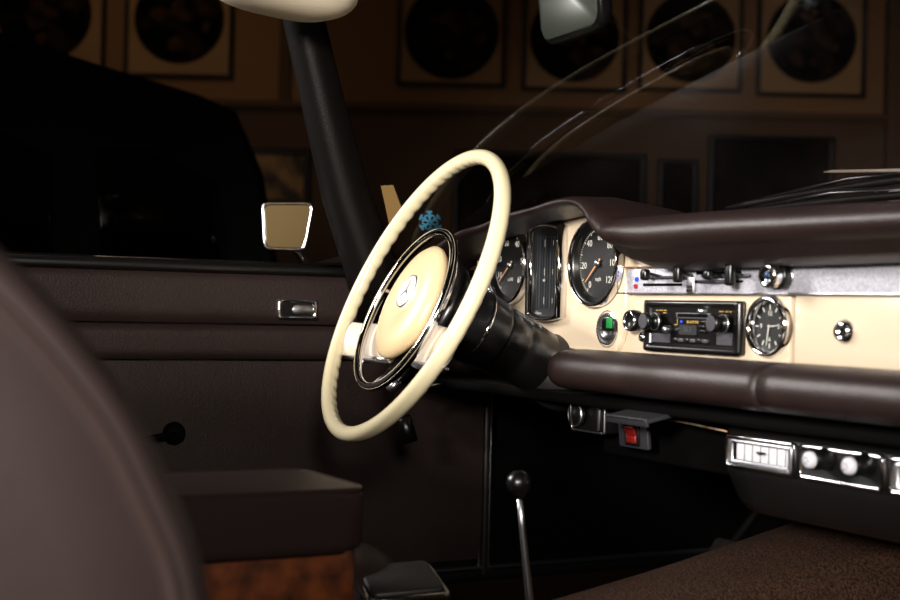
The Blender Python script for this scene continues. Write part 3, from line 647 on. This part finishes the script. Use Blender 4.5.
b.build('star', em, label='grey three-pointed star')
# horn ring
b = MB(WF); rows = []
for i in range(120):
    t_ = 2*PI*i/120; row = []
    for dr, dz in ((-.0044, -.006), (-.0054, .001), (-.003, .0042), (.003, .0042), (.0054, .001), (.0044, -.006), (0, -.0072)):
        row.append(((.1135+dr)*math.cos(t_), -.0225+(.1135+dr)*math.sin(t_), dz))
    rows.append(row)
b.grid(rows, M['chrome'], closeu=True, closev=True); b.build('horn_ring', sw, label='chrome horn ring', sharp=30)
for q in (165, 15, 270):
    q = math.radians(q); b = MB(WF); b.tube([(.055*math.cos(q), -.0225+.055*math.sin(q), -.024), (.09*math.cos(q), -.0225+.09*math.sin(q), -.016), (.112*math.cos(q), -.0225+.112*math.sin(q), -.004)], .0035, M['chrome'] if q < 4 else M['black'], 8); b.build('horn_ring_bracket', sw)
b = MB(WF); b.lathe([(0, -.028), (.060, -.028), (.066, -.034), (.064, -.05), (.055, -.058), (0, -.058)], M['black']); b.build('boss', sw)
# column
t = thing('steering_column', WC - N*.2, 'black steering column shroud running forward into the dashboard', 'steering column')
b = MB(WF); b.lathe([(.050, -.058), (.053, -.062), (.052, -.10), (.050, -.13), (.049, -.1345), (.0, -.1345)], M['black']); b.build('upper_shroud', t)
b = MB(WF); b.lathe([(.048, -.136), (.0485, -.140), (.0465, -.165), (.045, -.168), (.0465, -.172), (.0455, -.19), (.042, -.23), (.040, -.30), (.0, -.30)], M['black']); b.build('lower_shroud', t)
b = MB(WF); b.lathe([(.041, -.21), (.05, -.225), (.052, -.25), (.05, -.275), (.041, -.28)], M['rubber']); b.build('collar', t)
b = MB(WF); b.lathe([(.0535, -.098), (.0545, -.1), (.0535, -.102)], M['chrome'], n=40); b.lathe([(.044, -.060), (.056, -.0605), (.0565, -.064), (.054, -.066)], M['chrome'], n=40); b.build('chrome_ring', t, label='thin chrome rings')
b = MB(WF); b.box((-.02, .046, -.12), (.03, .012, .05), M['black'], .004); b.build('lock_housing', t)
t2 = thing('indicator_stalk', WC-N*.1, 'black indicator stalk hanging below the column, metal tip', 'stalk')
b = MB(WF); b.tube([(-.05, -.03, -.085), (-.075, -.06, -.08), (-.09, -.10, -.07)], [.006, .005, .005], M['black']); b.build('arm', t2)
b = MB(WF); b.tube([(-.09, -.10, -.07), (-.096, -.118, -.067)], [.006, .007], M['satin']); b.build('tip', t2)
b = MB(); b.tube([(-.55, -.123, .655), (-.55, -.117, .635), (-.55, -.112, .618)], [.010, .0115, .0125], M['black'], 14); b.tube([(-.55, -.125, .66), (-.55, -.132, .682), (-.55, -.09, .70), (-.55, -.05, .703)], .003, M['satin'], 8); b.build('bonnet_release', label='short black hanging handle behind the lower steering wheel rim', cat='handle')

# ---------------- windscreen ----------------
def gy(x, z):
    s_ = (z-.9)/.4; return (.26-.25*s_)-(.88-.16*s_)*x*x
b = MB(); rows = []
for i in range(41):
    x = -.66+1.32*i/40; zb = .925-.045*(x/.66)**2
    rows.append([(x, gy(x, z), z) for z in [zb+(1.29-zb)*j/14 for j in range(15)]])
b.grid(rows, M['glass']); ws = b.build('windscreen', label='curved tinted windscreen above the dashboard', cat='windscreen', sharp=180)
# pillar
def pil(name, pts, wid, m, lab=None, cat=None):
    b = MB(); rows = []
    n_ = len(pts)
    for k, p in enumerate(pts):
        w2 = wid[k]/2; d = Vector(pts[min(k+1, n_-1)])-Vector(pts[max(k-1, 0)]); d.normalize()
        u = Vector((.35, .9, 0)); u = (u-d*u.dot(d)).normalized(); v = d.cross(u).normalized()
        pr = [(-1, -.35), (-.9, .15), (-.35, .5), (.0, .62), (.35, .5), (.95, .1), (1, -.3), (.5, -.6), (-.5, -.6)]
        rows.append([Vector(p)+u*q[0]*w2+v*q[1]*w2*1.0*(-1 if v.x < 0 else 1) for q in pr])
    b.grid(rows, m, closev=True, caps=True); return b.build(name, label=lab, cat=cat, sharp=28)
pil('windscreen_pillar', [(-.668, -.103, .80), (-.662, -.134, .885), (-.652, -.18, .985), (-.640, -.226, 1.12), (-.628, -.268, 1.25), (-.62, -.30, 1.33)], [.085, .083, .075, .066, .062, .06], M['pillar'], 'dark brown leather-covered windscreen pillar on the driver side', 'pillar')
b = MB(); b.tube([(x, gy(x, 1.3)-.015, 1.30) for x in [-.64+1.28*k/20 for k in range(21)]], .018, M['cblack'], 10); b.build('windscreen_header', label='black frame along the top edge of the windscreen', cat='frame')
# stickers on the glass
b = MB()
def onglass(x, z): return Vector((x, gy(x, z)-.002, z))
def gl(b, p, q, wd, m):
    P_, Q_ = onglass(*p), onglass(*q); d = (Q_-P_); L = d.length; d.normalize(); nrm = (onglass(p[0]+.01, p[1])-P_).cross(onglass(p[0], p[1]+.01)-P_).normalized()
    s_ = nrm.cross(d)*wd/2; 
    b.grid([[P_-s_, P_+s_], [Q_-s_, Q_+s_]], m, smooth=False)
p_ = onglass(-.586, .949); tx = (onglass(-.576, .949)-p_).normalized(); tz = onglass(-.586, .959)-p_; nr = tx.cross(tz).normalized()
SF = frame(p_+nr*.0005, nr); b = MB(SF); RS = .0185
for k in range(6):
    X = Matrix.Rotation(PI/2+k*PI/3, 4, 'Z'); b.box((RS/2, 0, 0), (RS, .0036, .0006), M['snow'], X=X)
    for f_, L in ((.45, .36), (.78, .30)):
        for s_ in (-1, 1): b.box((RS*L/2, 0, 0), (RS*L, .0030, .0005), M['snow'], X=X @ Matrix.Translation((RS*f_, 0, 0)) @ Matrix.Rotation(s_*1.0, 4, 'Z'))
sn = b.build('snowflake_sticker', label='small blue snowflake sticker on the windscreen above the hub', cat='sticker')
b = MB(); P4 = [onglass(-.625, 1.003), onglass(-.611, 1.004), onglass(-.612, .95), onglass(-.633, .940)]
n3 = Vector((.6, -.7, .3)).normalized()*.0015
b.grid([[P4[0], P4[1], P4[1]+n3, P4[0]+n3], [P4[3], P4[2], P4[2]+n3, P4[3]+n3]], M['sticker'], closev=True, caps=True, smooth=False); b.build('paper_sticker', label='upright yellow paper strip on the windscreen beside the pillar', cat='sticker')

# interior mirror
t = thing('interior_mirror', (-.09, -.12, 1.14), 'interior rear-view mirror with dark casing at the top of windscreen', 'mirror')
MF = frame((-.072, -.155, 1.185), (-.05, -1, -.12), (.0, 0, 1)); b = MB(MF); b.prism(rr(.142, .085, .02, 6), -.016, .0, M['black'], .006, seg=3); b.build('casing', t)
b = MB(MF); b.prism(rr(.130, .074, .016, 6), .0, .002, M['dimmirror'], .0006); b.build('glass', t, label='mirror glass with greenish painted reflection')
b = MB(); b.tube([(-.085, -.135, 1.19), (-.06, -.06, 1.245), (-.04, .0, 1.29)], .006, M['chrome']); b.build('stem', t)
# sun visor
b = MB(); 
VF = frame((-.505, -.352, 1.262), (.1, .1, 1), (.0, 1, 0)); nu, nv = 32, 16; rows = []
for i in range(nv+1):
    p_ = -PI/2+PI*i/nv; rows.append([])
    for j in range(nu):
        q = 2*PI*j/nu; ce = lambda c, e: math.copysign(abs(c)**e, c)
        rows[-1].append((.085*ce(math.cos(p_), .7)*ce(math.cos(q), .6), .105*ce(math.cos(p_), .7)*ce(math.sin(q), .7), .043*ce(math.sin(p_), .9)))
b.M = VF; b.grid(rows, M['visor'], closev=True); b.build('sun_visor', label='cream padded sun visor above the driver side pillar', cat='sun visor', sharp=180)

# door mirror
t = thing('door_mirror', (-.88, -.15, .88), 'chrome door mirror with four-sided glass outside the driver window', 'mirror')
c3 = Vector((-.92, -.172, .952)); MF = frame(c3, (.9, -.62, .05))
out = [(-.045, .040), (.047, .041), (.034, -.043), (-.038, -.042)]
def rpoly(pts, r_, n=5):
    o = []; m_ = len(pts)
    for i in range(m_):
        p0, p1, p2 = Vector((*pts[i-1], 0)), Vector((*pts[i], 0)), Vector((*pts[(i+1) % m_], 0)); A_ = p1+(p0-p1).normalized()*r_; B_ = p1+(p2-p1).normalized()*r_
        for k in range(n+1):
            s_ = k/n; p_ = A_*(1-s_)**2+p1*2*s_*(1-s_)+B_*s_*s_; o.append((p_.x, p_.y))
    return o
inn = [(x*.9, y*.88) for x, y in out]
b = MB(MF); o1, i1 = rpoly(out, .014), rpoly(inn, .011); b.ringp(o1, i1, -.004, .003, M['chrome']); b.build('frame', t)
b = MB(MF); sh = [[(x*s_, y*s_, z_) for x, y in o1] for s_, z_ in ((1, -.003), (.98, -.012), (.88, -.022), (.6, -.030), (.2, -.033))]; b.grid(sh, M['chrome'], closev=True, caps=True); b.build('shell', t)
b = MB(MF); b.prism(i1, -.003, -.0005, M['silver']); b.build('glass', t, label='mirror glass')
b = MB(); b.tube([(-.922, -.155, .915), (-.915, -.142, .895), (-.90, -.138, .875), (-.88, -.138, .862)], [.006, .007, .008, .012], M['chrome'], 12); b.build('stem', t)
b = MB(); b.box((-.90, -.42, .80), (.16, 1.1, .10), M['paint'], .03, seg=3); b.build('door_skin', door)

# ---------------- cowl, wipers, bonnet ----------------
b = MB(); rows = []
for i in range(31):
    x = -.72+1.44*i/30; y0 = gy(x, .91)+.0
    rows.append([(x, y0, .905-.04*x*x), (x, y0+.05, .925-.05*x*x), (x, y0+.2, .93-.07*x*x), (x, y0+.5, .93-.1*x*x), (x, y0+.9, .90-.12*x*x), (x, y0+1.3, .83-.15*x*x), (x, y0+1.5, .70)])
b.grid(rows, M['carpaint']); b.build('bonnet', label='dark bonnet and cowl beyond the windscreen', cat='bonnet', sharp=180)
def wiper(p0, p1, pr, label):
    p0, p1 = Vector(p0), Vector(p1)
    t = thing('windscreen_wiper', p1 - Vector((0, 0, .03)), label, 'wiper', 'windscreen wipers')
    d = p1-p0
    b = MB(); b.tube([p0+d*s_+Vector((0, 0, .004*math.sin(PI*s_))) for s_ in [k/10 for k in range(11)]], [.0015]+[.0036]*9+[.0025], M['rubber'], 8, flat=1.5); b.build('blade', t)
    b = MB(); b.tube([p0+d*.12+Vector((0, .004, .006)), p0+d*.5+Vector((0, .006, .016)), p0+d*.88+Vector((0, .004, .008))], [.0015, .0028, .0015], M['satin'], 8); b.build('bridge', t)
    for s_ in (.12, .31, .69, .88):
        b = MB(); b.tube([p0+d*s_+Vector((0, .003, .0)), p0+d*s_+Vector((0, .004, .010))], .0022, M['chrome'], 8); b.build('clip', t)
    pr = Vector(pr); m_ = p0+d*.5+Vector((0, .006, .018))
    b = MB(); b.tube([m_, m_*.5+pr*.5+Vector((0, 0, .014)), pr], [.0025, .0035, .006], M['satin'], 8); b.build('arm', t)
    b = MB(frame(pr, (0, .1, 1), (0, 1, 0))); b.lathe([(0, .012), (.008, .010), (.011, 0), (.012, -.02), (0, -.02)], M['chrome'], n=24); b.build('pivot', t)
wiper((-.31, .28, .975), (.16, .30, 1.0), (.22, .33, .955), 'upper windscreen wiper resting above the right of the dash pad')
wiper((-.30, .262, .963), (.12, .285, .974), (.3, .32, .95), 'lower windscreen wiper resting close to the dash pad')
b = MB(); b.tube([(-.105, .28, 1.0135), (-.09, .28, 1.0133), (.032, .283, 1.006), (.3, .29, .990)], [.0012, .0022, .0026, .0028], M['spoke'], 10); b.build('chrome_rail', label='thin bright chrome rail above the wipers at right edge', cat='rail')
b = MB(); b.box((.04, .29, .974), (.06, .02, .014), M['vane'], .003); b.build('cowl_nozzle', label='small pale nozzle on the cowl beside the lower wiper', cat='nozzle')
